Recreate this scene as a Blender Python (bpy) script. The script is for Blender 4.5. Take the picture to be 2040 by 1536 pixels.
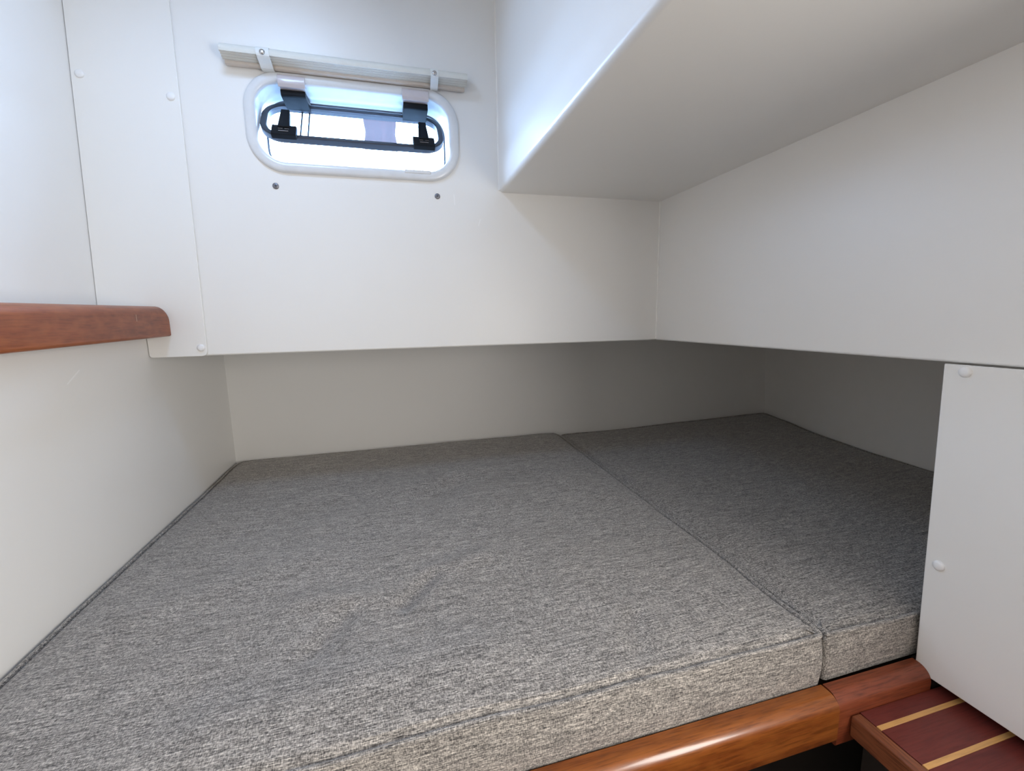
import bpy, bmesh, math
from mathutils import Vector, Matrix, noise

# ------------------------------------------------------------------ clear
for o in list(bpy.data.objects):
    bpy.data.objects.remove(o, do_unlink=True)
SC = bpy.context.scene
COL = SC.collection

# ------------------------------------------------------------------ camera
F_PX, YAW, PITCH, ROLL = 873.684, 0.261772, 0.154345, 0.0188295
cam_data = bpy.data.cameras.new('camera')
cam_data.sensor_fit = 'HORIZONTAL'
cam_data.sensor_width = 36.0
cam_data.lens = F_PX / 2040.0 * 36.0
cam_data.clip_start = 0.01
cam = bpy.data.objects.new('camera', cam_data)
COL.objects.link(cam)
cy, sy, cp, sp = math.cos(YAW), math.sin(YAW), math.cos(PITCH), math.sin(PITCH)
fwd = Vector((sy * cp, cy * cp, -sp))
r0 = Vector((cy, -sy, 0))
d0 = fwd.cross(r0)
rgt = r0 * math.cos(ROLL) + d0 * math.sin(ROLL)
dwn = d0 * math.cos(ROLL) - r0 * math.sin(ROLL)
m = Matrix((rgt, -dwn, -fwd)).transposed().to_4x4()
m.translation = (0, 0, 1.0)
cam.matrix_world = m
SC.camera = cam

# ------------------------------------------------------------------ sky light, exposure
world = bpy.data.worlds.new('sky')
SC.world = world
world.use_nodes = True
bg = world.node_tree.nodes['Background']
bg.inputs[0].default_value = (0.42, 0.63, 1.0, 1)
bg.inputs[1].default_value = 40.0
SC.view_settings.view_transform = 'Standard'
SC.view_settings.look = 'None'
SC.view_settings.gamma = 1.0
SC.view_settings.use_curve_mapping = False
SC.view_settings.exposure = 0.0
SC.cycles.diffuse_bounces = 5
SC.cycles.max_bounces = 9
SC.cycles.glossy_bounces = 3
SC.cycles.transmission_bounces = 5
SC.cycles.caustics_reflective = False
SC.cycles.caustics_refractive = False
SC.cycles.adaptive_threshold = .02
SC.cycles.sample_clamp_indirect = 6.0

# openings of the cabin through which the daylight comes
HATCH = (-0.32, -0.15, 0.63, 0.80)        # x0 x1 y0 y1 in the ceiling
Z_CEIL, Y_REAR = 1.80, -1.60


def portal(name, loc, rot, sx, sz):
    l = bpy.data.lights.new(name, 'AREA')
    l.shape = 'RECTANGLE'
    l.size, l.size_y = sx, sz
    l.cycles.is_portal = True
    o = bpy.data.objects.new(name, l)
    COL.objects.link(o)
    o.location, o.rotation_euler = loc, rot


portal('hatch_daylight', ((HATCH[0] + HATCH[1]) / 2, (HATCH[2] + HATCH[3]) / 2, Z_CEIL + .03), (0, 0, 0),
       HATCH[1] - HATCH[0], HATCH[3] - HATCH[2])
portal('window_daylight', (-.05, 1.245, 1.435), (math.radians(-90), 0, 0), .42, .16)


# added area light just right of the camera, brightens the left bulkhead
fill = bpy.data.lights.new('side_fill_light', 'AREA')
fill.shape, fill.size, fill.size_y = 'RECTANGLE', .46, .56
fill.color = (1.0, .955, .905)
fill.energy = 18.0
fill_o = bpy.data.objects.new('side_fill_light', fill)
COL.objects.link(fill_o)
fill_o.location = (.70, -.34, .96)
fill_o.rotation_euler = (Vector((-.52, -.34, .80)) - Vector(fill_o.location)).to_track_quat('-Z', 'Y').to_euler()


# ------------------------------------------------------------------ materials
class NT:
    def __init__(s, name):
        s.m = bpy.data.materials.new(name)
        s.m.use_nodes = True
        s.t = s.m.node_tree
        s.b = s.t.nodes['Principled BSDF']

    def n(s, kind, **kw):
        nd = s.t.nodes.new(kind)
        for k, v in kw.items():
            setattr(nd, k, v)
        return nd

    def link(s, a, b):
        s.t.links.new(a, b)

    def coords(s, scale=(1, 1, 1), rot=(0, 0, 0)):
        tc = s.n('ShaderNodeTexCoord')
        mp = s.n('ShaderNodeMapping')
        mp.inputs['Scale'].default_value = scale
        mp.inputs['Rotation'].default_value = rot
        s.link(tc.outputs['Object'], mp.inputs['Vector'])
        return mp.outputs['Vector']

    def noise(s, vec, scale, detail=4, rough=.55):
        nd = s.n('ShaderNodeTexNoise')
        nd.inputs['Scale'].default_value = scale
        nd.inputs['Detail'].default_value = detail
        nd.inputs['Roughness'].default_value = rough
        s.link(vec, nd.inputs['Vector'])
        return nd.outputs['Fac']

    def ramp(s, fac, stops):
        r = s.n('ShaderNodeValToRGB')
        e = r.color_ramp.elements
        while len(e) < len(stops):
            e.new(.5)
        for el, (p, c) in zip(e, stops):
            el.position = p
            el.color = (*c, 1) if len(c) == 3 else c
        s.link(fac, r.inputs['Fac'])
        return r.outputs['Color']

    def mix(s, fac, a, b, mode='MIX'):
        nd = s.n('ShaderNodeMix', data_type='RGBA', blend_type=mode)
        for sock, v in ((nd.inputs['Factor'], fac), (nd.inputs['A'], a), (nd.inputs['B'], b)):
            if isinstance(v, (int, float)):
                sock.default_value = v
            elif isinstance(v, tuple):
                sock.default_value = (*v, 1)
            else:
                s.link(v, sock)
        return nd.outputs['Result']

    def math(s, op, a, b=0.0, clamp=False):
        nd = s.n('ShaderNodeMath', operation=op, use_clamp=clamp)
        for sock, v in zip(nd.inputs, (a, b)):
            if isinstance(v, (int, float)):
                sock.default_value = v
            else:
                s.link(v, sock)
        return nd.outputs[0]

    def bump(s, h, dist, strength=1.0):
        nd = s.n('ShaderNodeBump')
        nd.inputs['Strength'].default_value = strength
        nd.inputs['Distance'].default_value = dist
        s.link(h, nd.inputs['Height'])
        s.link(nd.outputs['Normal'], s.b.inputs['Normal'])

    def set(s, **kw):
        for k, v in kw.items():
            sock = s.b.inputs[k.replace('_', ' ')]
            if isinstance(v, (int, float)):
                sock.default_value = v
            elif isinstance(v, tuple):
                sock.default_value = (*v, 1)
            else:
                s.link(v, sock)


def scratch_mask(t, segs):
    """thin pale scratches: 1 inside a short segment given in world metres"""
    tc = t.n('ShaderNodeTexCoord')
    out = None
    for a, b, w in segs:
        a, b = Vector(a), Vector(b)
        d = b - a
        sub = t.n('ShaderNodeVectorMath', operation='SUBTRACT')
        t.link(tc.outputs['Object'], sub.inputs[0])
        sub.inputs[1].default_value = a
        dot = t.n('ShaderNodeVectorMath', operation='DOT_PRODUCT')
        t.link(sub.outputs['Vector'], dot.inputs[0])
        dot.inputs[1].default_value = d / d.length_squared
        k = t.math('ADD', dot.outputs['Value'], 0.0, clamp=True)
        sc = t.n('ShaderNodeVectorMath', operation='SCALE')
        sc.inputs[0].default_value = d
        t.link(k, sc.inputs['Scale'])
        ds = t.n('ShaderNodeVectorMath', operation='DISTANCE')
        t.link(sub.outputs['Vector'], ds.inputs[0])
        t.link(sc.outputs['Vector'], ds.inputs[1])
        inside = t.math('LESS_THAN', ds.outputs['Value'], w)
        out = inside if out is None else t.math('MAXIMUM', out, inside)
    return out


def mat_paint(name, col, rough=.38, segs=None):
    t = NT(name)
    v = t.coords()
    big = t.noise(v, 2.5, 3)
    c = t.mix(big, tuple(x * .985 for x in col), tuple(min(1, x * 1.015) for x in col))
    if segs:
        c = t.mix(t.math('MULTIPLY', scratch_mask(t, segs), .75), c, (.93, .93, .92))
    t.set(Base_Color=c, Roughness=rough, Specular_IOR_Level=.45)
    t.bump(t.noise(v, 55, 3), .0006, .35)
    return t.m


def mat_plain(name, col, rough=.4, metal=0.0, bump=0.0, bscale=300, **kw):
    t = NT(name)
    v = t.coords()
    c = t.mix(t.noise(v, 40, 3), tuple(x * .93 for x in col), tuple(min(1, x * 1.07) for x in col))
    t.set(Base_Color=c, Roughness=rough, Metallic=metal, **kw)
    if bump:
        t.bump(t.noise(v, bscale, 2), bump)
    return t.m


def mat_wood(name, axis, dark, mid, light, rough=.28, coat=.6, seg=None, fine=.75):
    t = NT(name)
    s = [40.0, 40.0, 40.0]
    s[axis] = 2.2
    v = t.coords(tuple(s))
    g = t.noise(v, 1.0, 6, .62)
    s2 = [420.0, 420.0, 420.0]
    s2[axis] = 26
    f = t.noise(t.coords(tuple(s2)), 1.0, 3, .6)
    c = t.ramp(g, [(.30, dark), (.50, mid), (.72, light)])
    fl = t.ramp(f, [(.36, (.45, .42, .40)), (.52, (1, 1, 1)), (.75, (1.25, 1.2, 1.15))])
    c = t.mix(fine, c, fl, 'MULTIPLY')
    mt = t.noise(t.coords(tuple(70.0 if i != axis else 34.0 for i in range(3))), 1.0, 2, .5)
    c = t.mix(t.math('MULTIPLY', t.math('SUBTRACT', mt, .42, clamp=True), 1.4), c, light)
    if seg:
        c = t.mix(t.math('MULTIPLY', scratch_mask(t, seg), .7), c, (.65, .42, .28))
    t.set(Base_Color=c, Roughness=rough, Coat_Weight=coat, Coat_Roughness=.14, Specular_IOR_Level=.4)
    t.bump(f, .00025, .5)
    return t.m


def mat_fabric(name):
    t = NT(name)
    # long slubs along x, short flecks and the weave itself
    slub = t.noise(t.coords((42, 760, 760)), 1.0, 2, .6)
    fleck = t.noise(t.coords((230, 900, 900)), 1.0, 2, .7)
    warp = t.noise(t.coords((900, 260, 260)), 1.0, 1, .6)
    broad = t.noise(t.coords((9, 130, 130)), 1.0, 2, .6)
    h = t.math('ADD', t.math('MULTIPLY', slub, .34), t.math('MULTIPLY', fleck, .40))
    h = t.math('ADD', h, t.math('MULTIPLY', warp, .26))
    h = t.math('ADD', h, t.math('MULTIPLY', t.math('SUBTRACT', broad, .5), .07))
    c = t.ramp(h, [(.36, (.030, .0285, .030)), (.45, (.145, .135, .126)), (.53, (.35, .324, .295)), (.63, (.70, .645, .585))])
    t.set(Base_Color=c, Roughness=.92, Specular_IOR_Level=.15, Sheen_Weight=.25, Sheen_Roughness=.5)
    t.bump(h, .0016, .8)
    return t.m


WHITE = (.83, .82, .795)
P_BACK = mat_paint('white_panel_paint_back', WHITE, segs=[((.167, 1.147, 1.304), (.168, 1.147, 1.280), .0008),
                                                        ((.227, 1.147, 1.232), (.232, 1.147, 1.248), .0008)])
P_LEFT = mat_paint('white_panel_paint_left', WHITE, segs=[((-.522, .882, .905), (-.522, .915, .924), .0012)])
P_WALL = mat_paint('white_panel_paint', WHITE)
P_GLOSS = mat_paint('white_gelcoat', WHITE, .32)
P_STRIP = mat_paint('white_cover_paint', (.84, .83, .80), .3)
P_CAP = mat_plain('white_cap_plastic', (.86, .86, .86), .3)
P_PLASTIC = mat_plain('white_window_plastic', (.72, .73, .74), .25)
P_BRACKET = mat_plain('pale_pinkish_grey_plastic', (.80, .73, .74), .2, Transmission_Weight=.3)
P_FRAME = mat_plain('slate_pane_frame', (.030, .036, .05), .5)
P_BLACK = mat_plain('black_plastic', (.006, .0075, .010), .7, Specular_IOR_Level=.2)
P_GASKET = mat_plain('dark_rubber', (.045, .05, .06), .55)
P_SCREW = mat_plain('grey_screw_metal', (.22, .22, .24), .42, .8)
P_STEEL = mat_plain('stud_steel', (.55, .53, .52), .25, 1.0)
P_LINEN = mat_plain('cream_blind_cloth', (.74, .73, .67), .9, bump=.0006, bscale=900)
P_LINEN_LINE = mat_plain('cream_blind_cloth_edge', (.66, .645, .59), .9, bump=.0006, bscale=900)
P_HEM = mat_plain('beige_blind_hem', (.66, .59, .52), .9, bump=.0006, bscale=900)
P_STRAP = mat_plain('pale_strap_webbing', (.80, .81, .78), .7, bump=.0003, bscale=700)
P_SEAL = mat_plain('white_sealant', (.86, .85, .82), .35)
P_DARK = mat_plain('painted_shade_dark', (.018, .011, .008), .85)  # near-black colour stands in for the shade under rail and step
WOOD_Y = mat_wood('mahogany_along_y', 1, (.15, .034, .011), (.25, .062, .020), (.37, .110, .034), .42, .2, fine=.35,
                  seg=[((-.473, 1.011, 1.018), (-.473, 1.011, 1.006), .0007)])
WOOD_X = mat_wood('mahogany_along_x', 0, (.095, .022, .005), (.195, .050, .010), (.32, .102, .020), .30, .5, fine=.6)
WOOD_X2 = mat_wood('red_mahogany_along_x', 0, (.14, .028, .011), (.19, .042, .017), (.25, .063, .025), .4, .3)
WOOD_T = mat_wood('dark_red_tread_wood', 0, (.115, .018, .014), (.140, .024, .018), (.17, .033, .023), .5, .12, fine=.4)
WOOD_E = mat_wood('brown_edging_wood', 1, (.14, .040, .016), (.20, .062, .026), (.27, .092, .038), .38, .3)
WOOD_I = mat_wood('pale_inlay_wood', 0, (.66, .34, .11), (.68, .36, .12), (.70, .38, .13), .36, .3, fine=.25)
WOOD_O = mat_wood('purplish_wood_painted_shade', 2, (.009, .0025, .0035), (.017, .0055, .0062), (.030, .011, .011), .8, 0)  # colour darkened to stand in for shade on the side facing the cabin
FABRIC = mat_fabric('grey_melange_upholstery')

tg = NT('window_acrylic')                       # thin clear sheet: tinted transmission with a Fresnel sheen
t_tr = tg.n('ShaderNodeBsdfTransparent')
tg.link(tg.mix(tg.noise(tg.coords(), 3, 2), (.88, .92, .95), (.92, .95, .97)), t_tr.inputs['Color'])
t_gl = tg.n('ShaderNodeBsdfGlossy')
t_gl.inputs['Roughness'].default_value = .04
t_fr = tg.n('ShaderNodeLayerWeight')
t_fr.inputs['Blend'].default_value = .3
sheen = tg.math('ADD', tg.math('MULTIPLY', t_fr.outputs['Facing'], .12), .03)
t_mx = tg.n('ShaderNodeMixShader')
tg.link(sheen, t_mx.inputs[0])
tg.link(t_tr.outputs[0], t_mx.inputs[1])
tg.link(t_gl.outputs[0], t_mx.inputs[2])
tg.link(t_mx.outputs[0], tg.t.nodes['Material Output'].inputs['Surface'])
ACRYLIC = tg.m


# ------------------------------------------------------------------ object helpers
def tag(o, label=None, cat=None, group=None, kind=None):
    for k, v in (('label', label), ('category', cat), ('group', group), ('kind', kind)):
        if v:
            o[k] = v
    return o


def obj(name, bm, mat, parent=None, smooth=False, bevel=0.0, seg=3, angle=30):
    me = bpy.data.meshes.new(name)
    bmesh.ops.recalc_face_normals(bm, faces=bm.faces)
    bm.to_mesh(me)
    bm.free()
    me.materials.append(mat)
    o = bpy.data.objects.new(name, me)
    COL.objects.link(o)
    if parent is not None:
        o.parent = parent
        o.matrix_parent_inverse = parent_world(parent).inverted()
    if bevel:
        b = o.modifiers.new('bevel', 'BEVEL')
        b.width, b.segments, b.limit_method, b.angle_limit = bevel, seg, 'ANGLE', math.radians(angle)
        b.harden_normals = False
        smooth = True
    if smooth:
        for p in me.polygons:
            p.use_smooth = True
        try:
            me.set_sharp_from_angle(angle=math.radians(38))
        except Exception:
            pass
    return o


def parent_world(p):
    # a part's parent is an Empty at the thing's base; a sub-part's parent is a mesh kept in world coordinates
    return p.matrix_basis.copy() if p.type == 'EMPTY' else Matrix.Identity(4)


def empty(name, loc):
    o = bpy.data.objects.new(name, None)
    o.empty_display_size = .03
    o.location = loc
    COL.objects.link(o)
    return o


def B():
    return bmesh.new()


def box(bm, x0, x1, y0, y1, z0, z1):
    v = [bm.verts.new((x, y, z)) for x in (x0, x1) for y in (y0, y1) for z in (z0, z1)]
    for f in ((0, 1, 3, 2), (4, 6, 7, 5), (0, 4, 5, 1), (2, 3, 7, 6), (0, 2, 6, 4), (1, 5, 7, 3)):
        bm.faces.new([v[i] for i in f])
    return bm


def hexa(bm, pts):
    """8 points: lower four then upper four, each counter-clockwise"""
    v = [bm.verts.new(p) for p in pts]
    for f in ((3, 2, 1, 0), (4, 5, 6, 7), (0, 1, 5, 4), (1, 2, 6, 5), (2, 3, 7, 6), (3, 0, 4, 7)):
        bm.faces.new([v[i] for i in f])
    return bm


def loft(bm, loops, closed=True, cap0=True, cap1=True):
    rows = [[bm.verts.new(p) for p in lp] for lp in loops]
    n = len(rows[0])
    for a, b in zip(rows, rows[1:]):
        for i in range(n if closed else n - 1):
            j = (i + 1) % n
            bm.faces.new((a[i], a[j], b[j], b[i]))
    if cap0:
        bm.faces.new(rows[0][::-1])
    if cap1:
        bm.faces.new(rows[-1])
    return rows


def rrect(u0, u1, v0, v1, r, n=10):
    pts = []
    for cx, cyy, a0 in ((u1 - r, v1 - r, 0), (u0 + r, v1 - r, 90), (u0 + r, v0 + r, 180), (u1 - r, v0 + r, 270)):
        for k in range(n + 1):
            a = math.radians(a0 + 90 * k / n)
            pts.append((cx + r * math.cos(a), cyy + r * math.sin(a)))
    return pts


def tube(bm, path, r, closed=False, n=8):
    rows = []
    P = [Vector(p) for p in path]
    N = len(P)
    for i, p in enumerate(P):
        a = P[(i - 1) % N] if (closed or i > 0) else p
        b = P[(i + 1) % N] if (closed or i < N - 1) else p
        t = (b - a).normalized()
        up = Vector((0, 0, 1)) if abs(t.z) < .9 else Vector((1, 0, 0))
        s = t.cross(up).normalized()
        u = s.cross(t)
        rows.append([bm.verts.new(p + s * (r * math.cos(2 * math.pi * k / n)) + u * (r * math.sin(2 * math.pi * k / n))) for k in range(n)])
    m_ = N if closed else N - 1
    for i in range(m_):
        a, b = rows[i], rows[(i + 1) % N]
        for k in range(n):
            j = (k + 1) % n
            bm.faces.new((a[k], a[j], b[j], b[k]))
    if not closed:
        bm.faces.new(rows[0][::-1])
        bm.faces.new(rows[-1])
    return bm


def lathe(bm, centre, axis, profile, n=24):
    """profile: (radius, height along axis); closed at both ends"""
    ax = Vector(axis).normalized()
    up = Vector((0, 0, 1)) if abs(ax.z) < .9 else Vector((1, 0, 0))
    s = ax.cross(up).normalized()
    u = s.cross(ax)
    c = Vector(centre)
    loops = [[c + ax * h + s * (r * math.cos(2 * math.pi * k / n)) + u * (r * math.sin(2 * math.pi * k / n)) for k in range(n)] for r, h in profile]
    loft(bm, loops)
    return bm


def struct(name, bm, mat, label, cat, **kw):
    return tag(obj(name, bm, mat, **kw), label, cat, kind='structure')


# ------------------------------------------------------------------ the cabin shell
XL, XR = -.522, .751          # left bulkhead, right panel face
XU = -.595                    # recessed left wall above the shelf
YB = 1.147                    # face of the panel with the window
ZO = .926                     # lower edge of the overhanging panels
ZB = 1.315                    # underside of the box

bm = B(); box(bm, -.75, 1.75, Y_REAR - .05, 1.75, -.05, 0)
struct('floor', bm, P_DARK, 'dark cabin floor below the berth', 'floor')

bm = B(); box(bm, -300, 300, -300, 300, -.80, -.60)
struct('sea', bm, mat_plain('sea_water', (.03, .06, .07), .15), 'unseen dark sea plane added around the boat', 'sea')  # unseen water plane, added to cut the light from below

# left bulkhead up to the shelf, then the recessed upper wall
bm = B(); box(bm, XL - .03, XL, Y_REAR, 1.66, 0, 1.0)
struct('wall_left', bm, P_LEFT, 'white left bulkhead beside the big grey cushion', 'wall')
bm = B()
hexa(bm, [(-.66, Y_REAR, .985), (-.604, Y_REAR, .985), (-.604, 1.175, .985), (-.66, 1.175, .985),
          (-.66, Y_REAR, 1.85), (-.570, Y_REAR, 1.85), (-.570, 1.175, 1.85), (-.66, 1.175, 1.85)])
struct('wall_left_upper', bm, P_GLOSS, 'white recessed upper left wall above the wooden fiddle rail', 'wall')
bm = B(); box(bm, -.66, XL - .0302, Y_REAR, 1.14, .97, 1.0)
struct('trim_1', bm, P_WALL, 'white ledge hidden behind the wooden fiddle rail', 'shelf')

# lower back wall (slightly skewed) and the curved lower right wall
bm = B()
hexa(bm, [(-.56, 1.580, -.02), (1.70, 1.622, -.02), (1.70, 1.652, -.02), (-.56, 1.61, -.02),
          (-.56, 1.580, 1.0), (1.70, 1.622, 1.0), (1.70, 1.652, 1.0), (-.56, 1.61, 1.0)])
struct('wall_back_lower', bm, P_WALL, 'shaded white back wall of the recess behind the cushions', 'wall')
hull = [(1.648, 1.64), (1.645, 1.62), (1.602, 1.48), (1.563, 1.347), (1.524, 1.21), (1.496, 1.096), (1.471, .925), (1.464, .843), (1.460, .6), (1.460, .26)]
bm = B()
loops = []
for x, y in hull:
    loops.append([(x + .03, y, -.02), (x, y, .55), (x - .03, y, 1.0), (x + .05, y, 1.0), (x + .06, y, -.02)])
loft(bm, loops)
struct('wall_right_lower', bm, P_WALL, 'shaded curved white side wall at the far right end of the recess', 'wall', smooth=True)
bm = B()
box(bm, -.56, 1.72, YB + .006, 1.64, ZO + .012, ZO + .03)
box(bm, XR + .006, 1.72, -.2, YB + .006, ZO + .012, ZO + .03)
struct('ceiling_recess', bm, P_WALL, 'white soffit over the dark recess of the berth', 'soffit')

bm = B(); box(bm, XR + .0145, 1.72, .26, .29, 0, ZO + .03)
struct('wall_recess_end', bm, P_WALL, 'white end wall of the recess hidden behind the screwed partition', 'wall')

# back panel with the rounded hole of the window
WIN = (-.262, .162, 1.352, 1.517, .055)     # hole x0 x1 z0 z1 corner radius
px0, px1, pz0, pz1 = -.64, XR + .012, ZO, 1.86
hole = rrect(*WIN, n=12)
hc = ((WIN[0] + WIN[1]) / 2, (WIN[2] + WIN[3]) / 2)


def to_rect(p):
    dx, dz = p[0] - hc[0], p[1] - hc[1]
    k = min(((px1 - hc[0]) / dx) if dx > 1e-9 else ((px0 - hc[0]) / dx if dx < -1e-9 else 1e9),
            ((pz1 - hc[1]) / dz) if dz > 1e-9 else ((pz0 - hc[1]) / dz if dz < -1e-9 else 1e9))
    return (hc[0] + dx * k, hc[1] + dz * k)


# resample the hole so that rays through the panel corners exist
dense = []
for i in range(len(hole)):
    a, b = hole[i], hole[(i + 1) % len(hole)]
    L = math.hypot(b[0] - a[0], b[1] - a[1])
    k = max(1, int(L / .02))
    dense += [(a[0] + (b[0] - a[0]) * j / k, a[1] + (b[1] - a[1]) * j / k) for j in range(k)]
outer = [to_rect(p) for p in dense]
for c in ((px0, pz0), (px0, pz1), (px1, pz0), (px1, pz1)):      # snap the nearest ray onto each corner
    i = min(range(len(outer)), key=lambda q: (outer[q][0] - c[0]) ** 2 + (outer[q][1] - c[1]) ** 2)
    outer[i] = c
bm = B()
rows = []
for lp, y in ((dense, YB), (outer, YB), (outer, YB + .014), (dense, YB + .014)):
    rows.append([bm.verts.new((p[0], y, p[1])) for p in lp])
for a, b in zip(rows, rows[1:] + rows[:1]):
    for i in range(len(a)):
        j = (i + 1) % len(a)
        bm.faces.new((a[i], a[j], b[j], b[i]))
struct('wall_back', bm, P_BACK, 'white upper back panel that carries the small window', 'wall', bevel=.004, angle=60)

# right upper panel, its lower edge overhanging the smaller cushion
bm = B(); box(bm, XR, XR + .014, Y_REAR, YB + .004, ZO, 1.85)
struct('wall_right', bm, P_WALL, 'white right hand panel above the dark recess', 'wall', bevel=.004, angle=60)
bm = B(); tube(bm, [(XR - .001, YB - .001, ZO + .004 + k * .0385) for k in range(11)], .0028)
struct('trim_2', bm, P_SEAL, 'thin white sealant bead in the upright corner right of the window', 'sealant', smooth=True)

# the lowered box with its rounded lower edge
R = .012
prof = [(.283, 1.90)] + [(.283 + R - R * math.cos(math.radians(a)), ZB + R - R * math.sin(math.radians(a))) for a in range(0, 91, 9)] + [(XR + .05, ZB), (XR + .05, 1.90)]
bm = B(); loft(bm, [[(x, y, z) for x, z in prof] for y in (-.15, YB + .004)])
struct('ceiling_low', bm, P_GLOSS, 'white lowered ceiling box with a rounded edge, right of the window', 'ceiling', smooth=True)
bm = B(); tube(bm, [(.284, YB - .0005, 1.32 + k * .05) for k in range(11)], .004)
struct('trim_3', bm, P_SEAL, 'white sealant bead where the lowered box meets the window panel', 'sealant', smooth=True)

# ceiling with the open hatch, wall behind the camera with its doorway
bm = B()
hx0, hx1, hy0, hy1 = HATCH
for b_ in ((-.66, hx0, Y_REAR - .05, YB + .01), (hx1, XR + .05, Y_REAR - .05, YB + .01), (hx0, hx1, Y_REAR - .05, hy0), (hx0, hx1, hy1, YB + .01)):
    box(bm, *b_, Z_CEIL, Z_CEIL + .03)
struct('ceiling', bm, P_WALL, 'white cabin ceiling with an open deck hatch', 'ceiling')
bm = B(); box(bm, -.66, XR + .05, Y_REAR - .04, Y_REAR, 0, 1.85)
struct('wall_rear', bm, P_WALL, 'white wall behind the viewer', 'wall')
bm = B(); box(bm, .80, .83, Y_REAR, .405, 0, .50); box(bm, .7525, .80, .4, .43, .0, .4655); box(bm, .7655, .83, Y_REAR, .262, .46, .94)  # dark gap filler stands in for shade, added backing seals out daylight
struct('wall_right_base', bm, P_DARK, 'dark side below the wooden step, with added gap filler and light seal', 'wall')

# ------------------------------------------------------------------ cover strip and right cover panel with screw caps
CAP = [(.0078, -.001), (.0078, .0012), (.0070, .0026), (.0050, .0036), (.0024, .0041)]


def cap(parent, c, axis, s=1.0):
    bm = B(); lathe(bm, c, axis, [(r * s, h) for r, h in CAP])
    return obj('screw_cap', bm, P_CAP, parent, smooth=True)


strip = empty('cover_strip', (-.46, 1.143, ZO))
tag(strip, 'tall white cover strip with screw caps left of the window', 'cover strip')
out = [(-.5205, .931), (-.519, .928), (-.516, .926), (-.418, .926), (-.4125, .9275), (-.4095, .931), (-.408, .937)]
out += [(-.396, 1.80), (-.571, 1.80), (-.6025, 1.002), (-.5205, 1.002)]
bm = B(); loft(bm, [[(x, y, z) for x, z in out] for y in (1.1405, YB - .0002)])
obj('strip_panel', bm, P_STRIP, strip, bevel=.001, seg=2)
for c in ((-.568, 1.1405, 1.492), (-.416, 1.1405, 1.466), (-.419, 1.1405, .945)):
    cap(strip, c, (0, -1, 0))

side = empty('side_partition', (.748, .40, .456))
tag(side, 'white upright cover panel with screw caps beside the wooden step', 'cover panel')
bm = B()
hexa(bm, [(.744, Y_REAR, .456), (.7508, Y_REAR, .456), (.7508, .419, .456), (.744, .419, .456),
          (.744, Y_REAR, ZO - .0015), (.7508, Y_REAR, ZO - .0015), (.7508, .433, ZO - .0015), (.744, .433, ZO - .0015)])
obj('side_board', bm, P_STRIP, side, bevel=.0012, seg=2)
for c in ((.744, .408, .9155), (.744, .407, .633)):
    cap(side, c, (-1, 0, 0), .95)

# ------------------------------------------------------------------ berth base
bm = B(); box(bm, XL + .0005, 1.455, .44, 1.575, .40, .4655)
box(bm, XL + .0005, .79, .50, .53, 0, .40)
struct('trim_4', bm, P_DARK, 'dark berth base under the grey cushions', 'berth base')

# ------------------------------------------------------------------ cushions


def rounded_poly(pts, radii, n=10, step=.012):
    out = []
    N = len(pts)
    for i in range(N):
        p = Vector(pts[i]); a = Vector(pts[i - 1]); b = Vector(pts[(i + 1) % N]); r = radii[i]
        u, v = (a - p).normalized(), (b - p).normalized()
        ang = u.angle(v)
        d = r / math.tan(ang / 2)
        s, e = p + u * d, p + v * d
        for k in range(n + 1):
            t = k / n
            out.append(((1 - t) ** 2) * s + 2 * t * (1 - t) * p + t * t * e)
    dense_ = []
    for i in range(len(out)):
        a, b = out[i], out[(i + 1) % len(out)]
        k = max(1, int((b - a).length / step))
        dense_ += [a + (b - a) * (j / k) for j in range(k)]
    return dense_


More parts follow.
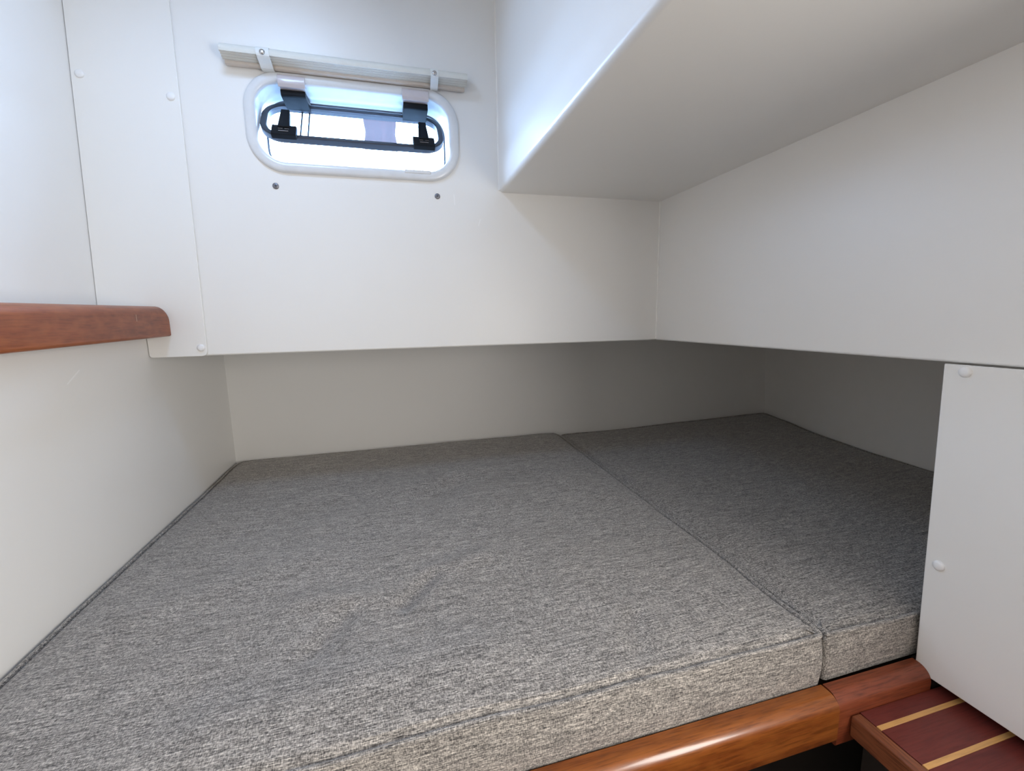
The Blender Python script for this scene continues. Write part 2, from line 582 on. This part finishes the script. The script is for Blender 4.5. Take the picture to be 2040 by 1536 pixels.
def cushion(name, pts, radii, z0, hfun, label):
    root = empty(name, (sum(p[0] for p in pts) / len(pts), sum(p[1] for p in pts) / len(pts), z0))
    tag(root, label, 'cushion', 'grey berth cushions')
    line = rounded_poly(pts, radii)
    c = sum(line, Vector((0, 0))) / len(line)
    N = len(line)
    nrm = []
    for i in range(N):
        t = (line[(i + 1) % N] - line[i - 1]).normalized()
        nrm.append(Vector((t.y, -t.x)))
    er = .009
    loops = []
    wob = [noise.noise(Vector((p.x * 8, p.y * 8, 3.3))) * .0045 for p in line]
    for k in range(7):                                   # side wall, slightly bellied
        u = k / 6
        lp = []
        for i, p in enumerate(line):
            zt = hfun(p.x, p.y) - er
            off = .003 * math.sin(math.pi * u) - .002 + wob[i] * u
            q = p + nrm[i] * off
            lp.append((q.x, q.y, z0 + (zt - z0) * u))
        loops.append(lp)
    for a in (22, 45, 68, 90):                           # rounded top edge
        lp = []
        for i, p in enumerate(line):
            ins = er * (1 - math.cos(math.radians(a))) + .002
            q = p + nrm[i] * (-ins + wob[i])
            lp.append((q.x, q.y, hfun(p.x, p.y) - er + (er - .004) * math.sin(math.radians(a))))
        loops.append(lp)
    lp = []
    for i, p in enumerate(line):                         # the top panel swells up behind the piping
        q = p + nrm[i] * (-er - .0075 + wob[i])
        lp.append((q.x, q.y, hfun(q.x, q.y) - .0004))
    loops.append(lp)
    RINGS = 90
    for k in range(1, RINGS):
        s = 1 - k / RINGS
        s = s ** .9
        lp = []
        for i, p in enumerate(line):
            q0 = p + nrm[i] * (-er - .0075 + wob[i])
            q = c + (q0 - c) * s
            lp.append((q.x, q.y, hfun(q.x, q.y)))
        loops.append(lp)
    bm = B()
    rows = loft(bm, loops, cap0=True, cap1=False)
    cv = bm.verts.new((c.x, c.y, hfun(c.x, c.y)))
    for i in range(N):
        bm.faces.new((rows[-1][i], rows[-1][(i + 1) % N], cv))
    body = obj('cushion_cover', bm, FABRIC, root, smooth=True)
    path = []
    for i, p in enumerate(line):
        q = p + nrm[i] * (-.0045 + wob[i])
        path.append((q.x, q.y, hfun(p.x, p.y) - .0036))
    bm = B(); tube(bm, path, .0036, closed=True, n=8)
    obj('piping', bm, FABRIC, root, smooth=True)
    return root


def gauss_line(x, y, a, b, w):
    ax, ay = a; bx, by = b
    dx, dy = bx - ax, by - ay
    L2 = dx * dx + dy * dy
    t = max(0, min(1, ((x - ax) * dx + (y - ay) * dy) / L2))
    d2 = (x - ax - t * dx) ** 2 + (y - ay - t * dy) ** 2
    return math.exp(-d2 / (2 * w * w))


CREASE = [((-.01, .655), (.045, .725), .010, -.0045), ((.045, .735), (.14, .76), .018, .0035), ((-.16, .71), (-.06, .69), .020, .0035),
          ((-.13, .585), (-.09, .66), .014, -.0035), ((.08, 1.08), (.16, 1.16), .03, -.004), ((.0, 1.16), (.25, 1.22), .05, .004),
          ((.30, .47), (.32, .53), .010, -.003), ((-.22, .50), (.1, .53), .03, .003), ((-.35, 1.0), (-.1, 1.12), .05, -.003),
          ((.40, 1.18), (.50, .95), .05, .003), ((-.40, .75), (-.2, .85), .04, .003)]


def edge_fall(d, w=.09):
    k = max(0.0, min(1.0, d / w))
    return 1 - (1 - k) ** 2


def h_main(x, y):
    d = min(x + .522, .60 - x, y - .425, 1.585 - y)
    e = edge_fall(d)
    z = .5475 + .0085 * e
    z += e * .0035 * noise.noise(Vector((x * 3.3, y * 3.3, 0)))
    z += e * .0018 * noise.noise(Vector((x * 9, y * 9, 5)))
    for a, b, w, h in CREASE:
        z += 1.9 * h * gauss_line(x, y, a, b, w)
    z += .0022 * (1 - e) * noise.noise(Vector((x * 7, y * 7, 9)))
    return z


def h_side(x, y):
    d = min(x - .60, 1.46 - x, y - .425, 1.585 - y)
    e = edge_fall(d)
    z = .535 + .010 * max(0, min(1, (x - .9) / .6)) + .006 * max(0, min(1, (.9 - y) / .4)) + .006 * e
    z += e * .003 * noise.noise(Vector((x * 4, y * 4, 20)))
    z += .002 * (1 - e) * noise.noise(Vector((x * 6, y * 6, 29)))
    return z


cushion('berth_cushion', [(-.5165, .425), (.569, .425), (.607, 1.587), (-.5165, 1.572)], [.02, .010, .06, .055], .467, h_main,
        'large grey fabric berth cushion lying against the left bulkhead')
hp = [(1.459, .435), (1.460, .84), (1.490, 1.09), (1.556, 1.342), (1.636, 1.606)]
cushion('berth_cushion', [(.575, .428)] + hp + [(.613, 1.590)], [.010, .03, .2, .2, .2, .025, .035], .467, h_side,
        'smaller grey berth cushion reaching into the dark recess at right')

# ------------------------------------------------------------------ wooden fiddle rail on the left


def rail_profile(t, h, r, n=6):
    """cross-section in (across, up), rounded on the room side at top and a little at the bottom"""
    pts = [(0, 0), (t - r * .35, 0)]
    pts += [(t - r * .35 + r * .35 * math.sin(math.radians(a)), r * .35 - r * .35 * math.cos(math.radians(a))) for a in range(15, 91, 15)]
    pts += [(t - r + r * math.cos(math.radians(a)), h - r + r * math.sin(math.radians(a))) for a in range(0, 91, 10)]
    pts += [(0, h)]
    return pts


fr = empty('fiddle_rail', (-.50, 1.13, .972))
tag(fr, 'reddish brown wooden fiddle rail along the left wall', 'rail')
bm = B()
loops = []
END = 1.1395
ZR0, ZR1 = .9725, 1.0375
for k in range(0, 11):
    a = math.radians(90 * k / 10)
    rr = .020
    y = END - rr + rr * math.sin(a)
    top = ZR1 - rr + rr * math.cos(a)
    loops.append([(XL + .0005 + px, y, ZR0 + pz * (top - ZR0) / (ZR1 - ZR0)) for px, pz in rail_profile(.0485, ZR1 - ZR0, .017)])
loops = [[(p[0], yy, p[2]) for p in loops[0]] for yy in [Y_REAR + .3 + .1 * i for i in range(18)]] + loops
loft(bm, [[(p[0], p[1], p[2] - .015 * (1.14 - p[1])) for p in lp] for lp in loops])
obj('rail_board', bm, WOOD_Y, fr, smooth=True)

# ------------------------------------------------------------------ berth rail in two lengths
br = empty('berth_rail', (.1, .405, .405))
tag(br, 'long varnished mahogany rail in front of the large cushion', 'rail')


def rail_x(x0, x1, yb, yf, z0, z1, r, rb):
    t = yb - yf
    pts = [(yb, z0), (yf + rb, z0)]
    pts += [(yf + rb - rb * math.sin(math.radians(a)), z0 + rb - rb * math.cos(math.radians(a))) for a in range(15, 91, 15)]
    pts += [(yf + r - r * math.cos(math.radians(a)), z1 - r + r * math.sin(math.radians(a))) for a in range(0, 91, 9)]
    pts += [(yb, z1)]
    bm = B()
    n = max(2, int((x1 - x0) / .05))
    loft(bm, [[(x0 + (x1 - x0) * k / n, y, z) for y, z in pts] for k in range(n + 1)])
    return bm


obj('rail_board', rail_x(XL + .001, .5645, .4235, .394, .406, .4705, .017, .004), WOOD_X, br, smooth=True)
br2 = empty('berth_rail', (.65, .405, .43))
tag(br2, 'short mahogany rail end between small cushion and wooden step', 'rail')
obj('rail_board', rail_x(.5675, .7435, .4235, .3965, .395, .4705, .020, .003), WOOD_X2, br2, smooth=True)

# ------------------------------------------------------------------ wooden step with pale inlays
st = empty('wooden_step', (.68, .25, .41))
tag(st, 'dark red wooden step with pale inlay strips', 'step')
SX0, SX1, SZ = .5905, .798, .440
bm = B(); box(bm, SX0 - .002, SX0 + .0145, -.12, .396, SZ - .032, SZ)
obj('edging', bm, WOOD_E, st, bevel=.0025, seg=3)
bm = B(); box(bm, SX0 + .0147, SX1, -.12, .396, SZ - .032, SZ - .006)
obj('tread_core', bm, WOOD_E, st)
inl = [.3705, .3165, .2625, .2085, .1545, .1005, .0465, -.0075, -.0615]
yprev = .396
for yc in inl:
    bm = B(); box(bm, SX0 + .0148, SX1, yc + .0034, yprev, SZ - .0058, SZ)
    obj('tread_board', bm, WOOD_T, st, bevel=.0003, seg=1)
    bm = B(); box(bm, SX0 + .0149, SX1, yc - .0031, yc + .0033, SZ - .0058, SZ + .0003)
    obj('inlay_strip', bm, WOOD_I, st, bevel=.0002, seg=1)
    yprev = yc - .0032
bm = B(); box(bm, SX0 + .0148, SX1, -.12, yprev, SZ - .0058, SZ)
obj('tread_board', bm, WOOD_T, st, bevel=.0003, seg=1)
bm = B(); box(bm, .62, .64, -.10, .396, 0, SZ - .0325)
obj('riser_board', bm, P_DARK, st)

# ------------------------------------------------------------------ window
win = empty('window_1', (-.05, YB, 1.328))
tag(win, 'small rounded white framed portlight with its pane tilted open', 'window', kind='structure')


def ring(bm, loops_):
    rows = [[bm.verts.new(p) for p in lp] for lp in loops_]
    for a, b in zip(rows, rows[1:] + rows[:1]):
        n = len(a)
        for i in range(n):
            j = (i + 1) % n
            bm.faces.new((a[i], a[j], b[j], b[i]))
    return bm


def wl(g, y, rr=None):
    """the window outline grown by g at depth y"""
    return [(x, y, z) for x, z in rrect(WIN[0] - g, WIN[1] + g, WIN[2] - g, WIN[3] + g, (rr or WIN[4]) + g, 14)]


bm = B()
ring(bm, [wl(.0205, YB - .0003), wl(.0212, YB - .003), wl(.0195, YB - .0058), wl(.0165, YB - .0075), wl(.009, YB - .0088), wl(.002, YB - .0075),
          wl(-.0012, YB - .004), wl(-.002, YB + .003), wl(-.002, YB + .090), wl(.000, YB + .090), wl(-.0005, YB + .002), wl(.006, YB - .0003)])
obj('frame', bm, P_PLASTIC, win, smooth=True)
bm = B()
ring(bm, [wl(-.0022, YB + .078), wl(-.0058, YB + .080), wl(-.0058, YB + .083), wl(-.0022, YB + .085)])
obj('gasket', bm, P_GASKET, win, smooth=True)

TH = math.radians(-38)
H0 = Vector((0, 1.222, 1.507))
VV = Vector((0, math.sin(TH), -math.cos(TH)))
NN = Vector((0, -math.cos(TH), -math.sin(TH)))


def pp(u, v, h=0.0):
    return Vector((u, 0, 0)) + H0 + VV * v + NN * h


def ploop(u0, u1, v0, v1, r, h):
    return [pp(u, v, h) for u, v in rrect(u0, u1, v0, v1, r, 10)]


PU0, PU1, PV0, PV1 = -.2580, .1490, .006, .136
bm = B(); loft(bm, [ploop(PU0 + .006, PU1 - .006, PV0 + .006, PV1 - .006, .044, h) for h in (-.003, .002)])
pane = obj('pane', bm, ACRYLIC, win)
bm = B()
ring(bm, [ploop(PU0, PU1, PV0, PV1, .050, -.009), ploop(PU0, PU1, PV0, PV1, .050, .004), ploop(PU0 + .002, PU1 - .002, PV0 + .002, PV1 - .002, .048, .006),
          ploop(PU0 + .011, PU1 - .011, PV0 + .009, PV1 - .009, .040, .006), ploop(PU0 + .013, PU1 - .013, PV0 + .011, PV1 - .011, .038, .004),
          ploop(PU0 + .013, PU1 - .013, PV0 + .011, PV1 - .011, .038, -.009)])
obj('pane_frame', bm, P_FRAME, pane, smooth=True)


def pbox(bm, u0, u1, v0, v1, h0, h1):
    v = [bm.verts.new(pp(a, b, h)) for a in (u0, u1) for b in (v0, v1) for h in (h0, h1)]
    for f in ((0, 1, 3, 2), (4, 6, 7, 5), (0, 4, 5, 1), (2, 3, 7, 6), (0, 2, 6, 4), (1, 5, 7, 3)):
        bm.faces.new([v[i] for i in f])
    return v


for u in (-.2055, .0985):
    bm = B()
    pbox(bm, u - .0255, u + .0255, .108, .142, .002, .015)
    hv = pbox(bm, u - .0125, u + .0125, .056, .120, .0055, .020)
    for q in hv:                                            # handle narrows towards its free end
        if (q.co - H0).dot(VV) < .08:
            q.co.x = u + (q.co.x - u) * .72
    obj('latch', bm, P_BLACK, pane, bevel=.002, seg=2)
    bm = B()
    for a in ((u - .011, u - .002, .122, .125), (u + .002, u + .011, .122, .125), (u - .010, u + .010, .131, .1335)):
        pbox(bm, *a, .0145, .0165)
    obj('latch_keeper', bm, P_STEEL, pane)
# slim stay seen through the pane
for u in (-.1765, -.1605):
    bm = B(); tube(bm, [pp(u, .014, -.008), pp(u, .060, -.008), pp(u, .130, -.008)], .0021)
    obj('stay', bm, P_FRAME, pane, smooth=True)
# hinges: a pale bracket on the flange and a black strap reaching to the pane
for x0, x1 in ((-.2075, -.157), (.0555, .112)):
    bm = B()
    prof = [(1.1375, 1.531), (1.1335, 1.524), (1.1335, 1.512), (1.137, 1.506), (1.152, 1.5055), (1.152, 1.5145), (1.1385, 1.5155), (1.1385, 1.531)]
    loft(bm, [[(x, y, z) for y, z in prof] for x in (x0 - .002, x1 + .002)])
    hg = obj('hinge', bm, P_BRACKET, win, bevel=.0015, seg=2)
    bm = B()
    prof = [(1.146, 1.5045), (1.146, 1.494), (1.150, 1.4915), (1.205, 1.4900), (1.222, 1.493), (1.231, 1.499), (1.231, 1.512), (1.20, 1.5135)]
    loft(bm, [[(x, y, z) for y, z in prof] for x in (x0, x1)])
    obj('hinge_strap', bm, P_BLACK, hg, bevel=.0012, seg=2)
# latch keeper recess on the sill
bm = B(); box(bm, .050, .112, YB - .0095, YB + .03, 1.3455, 1.3535)
obj('sill_keeper', bm, P_PLASTIC, win, bevel=.0015, seg=2)

# ------------------------------------------------------------------ small screws below the window
for x, z, lab in ((-.235, 1.302, 'small grey screw in the panel below the left part of the window'),
                  (.126, 1.298, 'small grey screw in the panel below the right part of the window')):
    e = empty('panel_screw', (x, YB, z))
    tag(e, lab, 'screw', 'screws below the window')
    bm = B(); lathe(bm, (x, YB + .001, z), (0, -1, 0), [(.0066, 0), (.0066, .0022), (.0052, .0034), (.0028, .0038)], 20)
    obj('screw_head', bm, P_SCREW, e, smooth=True)
    bm = B()
    box(bm, x - .0028, x + .0028, YB - .0032, YB - .0024, z - .0006, z + .0006)
    box(bm, x - .0006, x + .0006, YB - .0033, YB - .0025, z - .0028, z + .0028)
    obj('cross_slot', bm, P_GASKET, e)

# ------------------------------------------------------------------ rolled-up pleated blind with straps
bl = empty('pleated_blind', (-.05, 1.14, 1.532))
tag(bl, 'cream pleated fabric blind gathered up and strapped above the window', 'blind')
BX0, BX1 = -.309, .2035


def slab_x(x0, x1, prof, n=26, amp=.0):
    bm = B()
    loops_ = []
    for k in range(n + 1):
        x = x0 + (x1 - x0) * k / n
        dz = amp * noise.noise(Vector((x * 14, 1.7, prof[0][1] * 50)))
        loops_.append([(x, y, z + dz) for y, z in prof])
    loft(bm, loops_)
    return bm


# front face cloth rolling over the top
obj('front_cloth', slab_x(BX0, BX1, [(1.1060, 1.5490), (1.1052, 1.5530), (1.1062, 1.5580), (1.1110, 1.5640), (1.1200, 1.5695), (1.1380, 1.5740), (1.1460, 1.5745),
                                     (1.1460, 1.5725), (1.1210, 1.5670), (1.1125, 1.5615), (1.1083, 1.5560), (1.1074, 1.5520), (1.1078, 1.5490)], amp=.0006), P_LINEN, bl, smooth=True)
NF = 7
for k in range(NF):
    y0 = 1.1082 + k * .0031
    zb = 1.5482 - k * .0009
    prof = [(y0 + .0002, 1.5600)] + [(y0 + .00135 - .00125 * math.cos(math.radians(a)), zb + .00125 - .00125 * math.sin(math.radians(a))) for a in range(0, 181, 30)] + [(y0 + .0026, 1.5600)]
    obj('pleat', slab_x(BX0 + .001 * (k % 2), BX1 - .001 * ((k + 1) % 2), prof, amp=.0005), P_LINEN if k % 2 else P_LINEN_LINE, bl, smooth=True)
prof = [(1.1305, 1.560), (1.1303, 1.5415), (1.1312, 1.5385), (1.1345, 1.5370), (1.1400, 1.5370), (1.1440, 1.539), (1.1455, 1.543), (1.1455, 1.560)]
obj('hem', slab_x(BX0 + .003, BX1 - .004, prof, amp=.0004), P_HEM, bl, smooth=True)


def ribbon(x0, x1, path, th=.0012, slant=0.0):
    bm = B()
    P = [Vector((0, y, z)) for y, z in path]
    loops_ = []
    for i, p in enumerate(P):
        a, b = P[max(0, i - 1)], P[min(len(P) - 1, i + 1)]
        t = (b - a).normalized()
        n = Vector((0, -t.z, t.y))
        s = slant * i / (len(P) - 1)
        loops_.append([(x0 + s, p.y, p.z), (x1 + s, p.y, p.z), (x1 + s, p.y + n.y * th, p.z + n.z * th), (x0 + s, p.y + n.y * th, p.z + n.z * th)])
    loft(bm, loops_)
    return bm


for x0, x1, slant in ((-.241, -.2165, .004), (.1175, .1350, .001)):
    path = [(1.1180, 1.5700), (1.1085, 1.5640), (1.1036, 1.5570), (1.1030, 1.5510), (1.1042, 1.5470), (1.1085, 1.5440), (1.1200, 1.5400), (1.1290, 1.5350), (1.1340, 1.5338), (1.1430, 1.5340), (1.1462, 1.536)]
    sp_ = obj('strap', ribbon(x0, x1, path, .0013, slant), P_STRAP, bl)
    cx = (x0 + x1) / 2 + slant * .2
    bm = B(); lathe(bm, (cx, 1.1042, 1.5535), (0, -1, .12), [(.0056, 0), (.0056, .0012), (.0046, .0028), (.0026, .0036)], 20)
    obj('snap_stud', bm, P_STEEL, sp_, smooth=True)

# ------------------------------------------------------------------ wooden block hanging outside, seen through the tilted pane
wb = empty('hanging_wood_block', (0, 2.0, 1.70))
tag(wb, 'purplish brown wooden block outside, seen through the window pane', 'wood block')
for s in (-1, 1):
    outl = [(.0, 1.704), (.067, 1.704), (.0585, 1.755), (.066, 1.812), (.070, 1.90), (.0, 1.90)]
    bm = B(); loft(bm, [[(s * x - .001, y, z) for x, z in outl] for y in (2.0, 2.05)])
    obj('wood_half', bm, WOOD_O, wb)
bm = B(); tube(bm, [(0, 2.025, 1.895), (.002, 2.025, 2.2), (0, 2.025, 2.6)], .005)
obj('rope', bm, P_LINEN, wb, smooth=True)
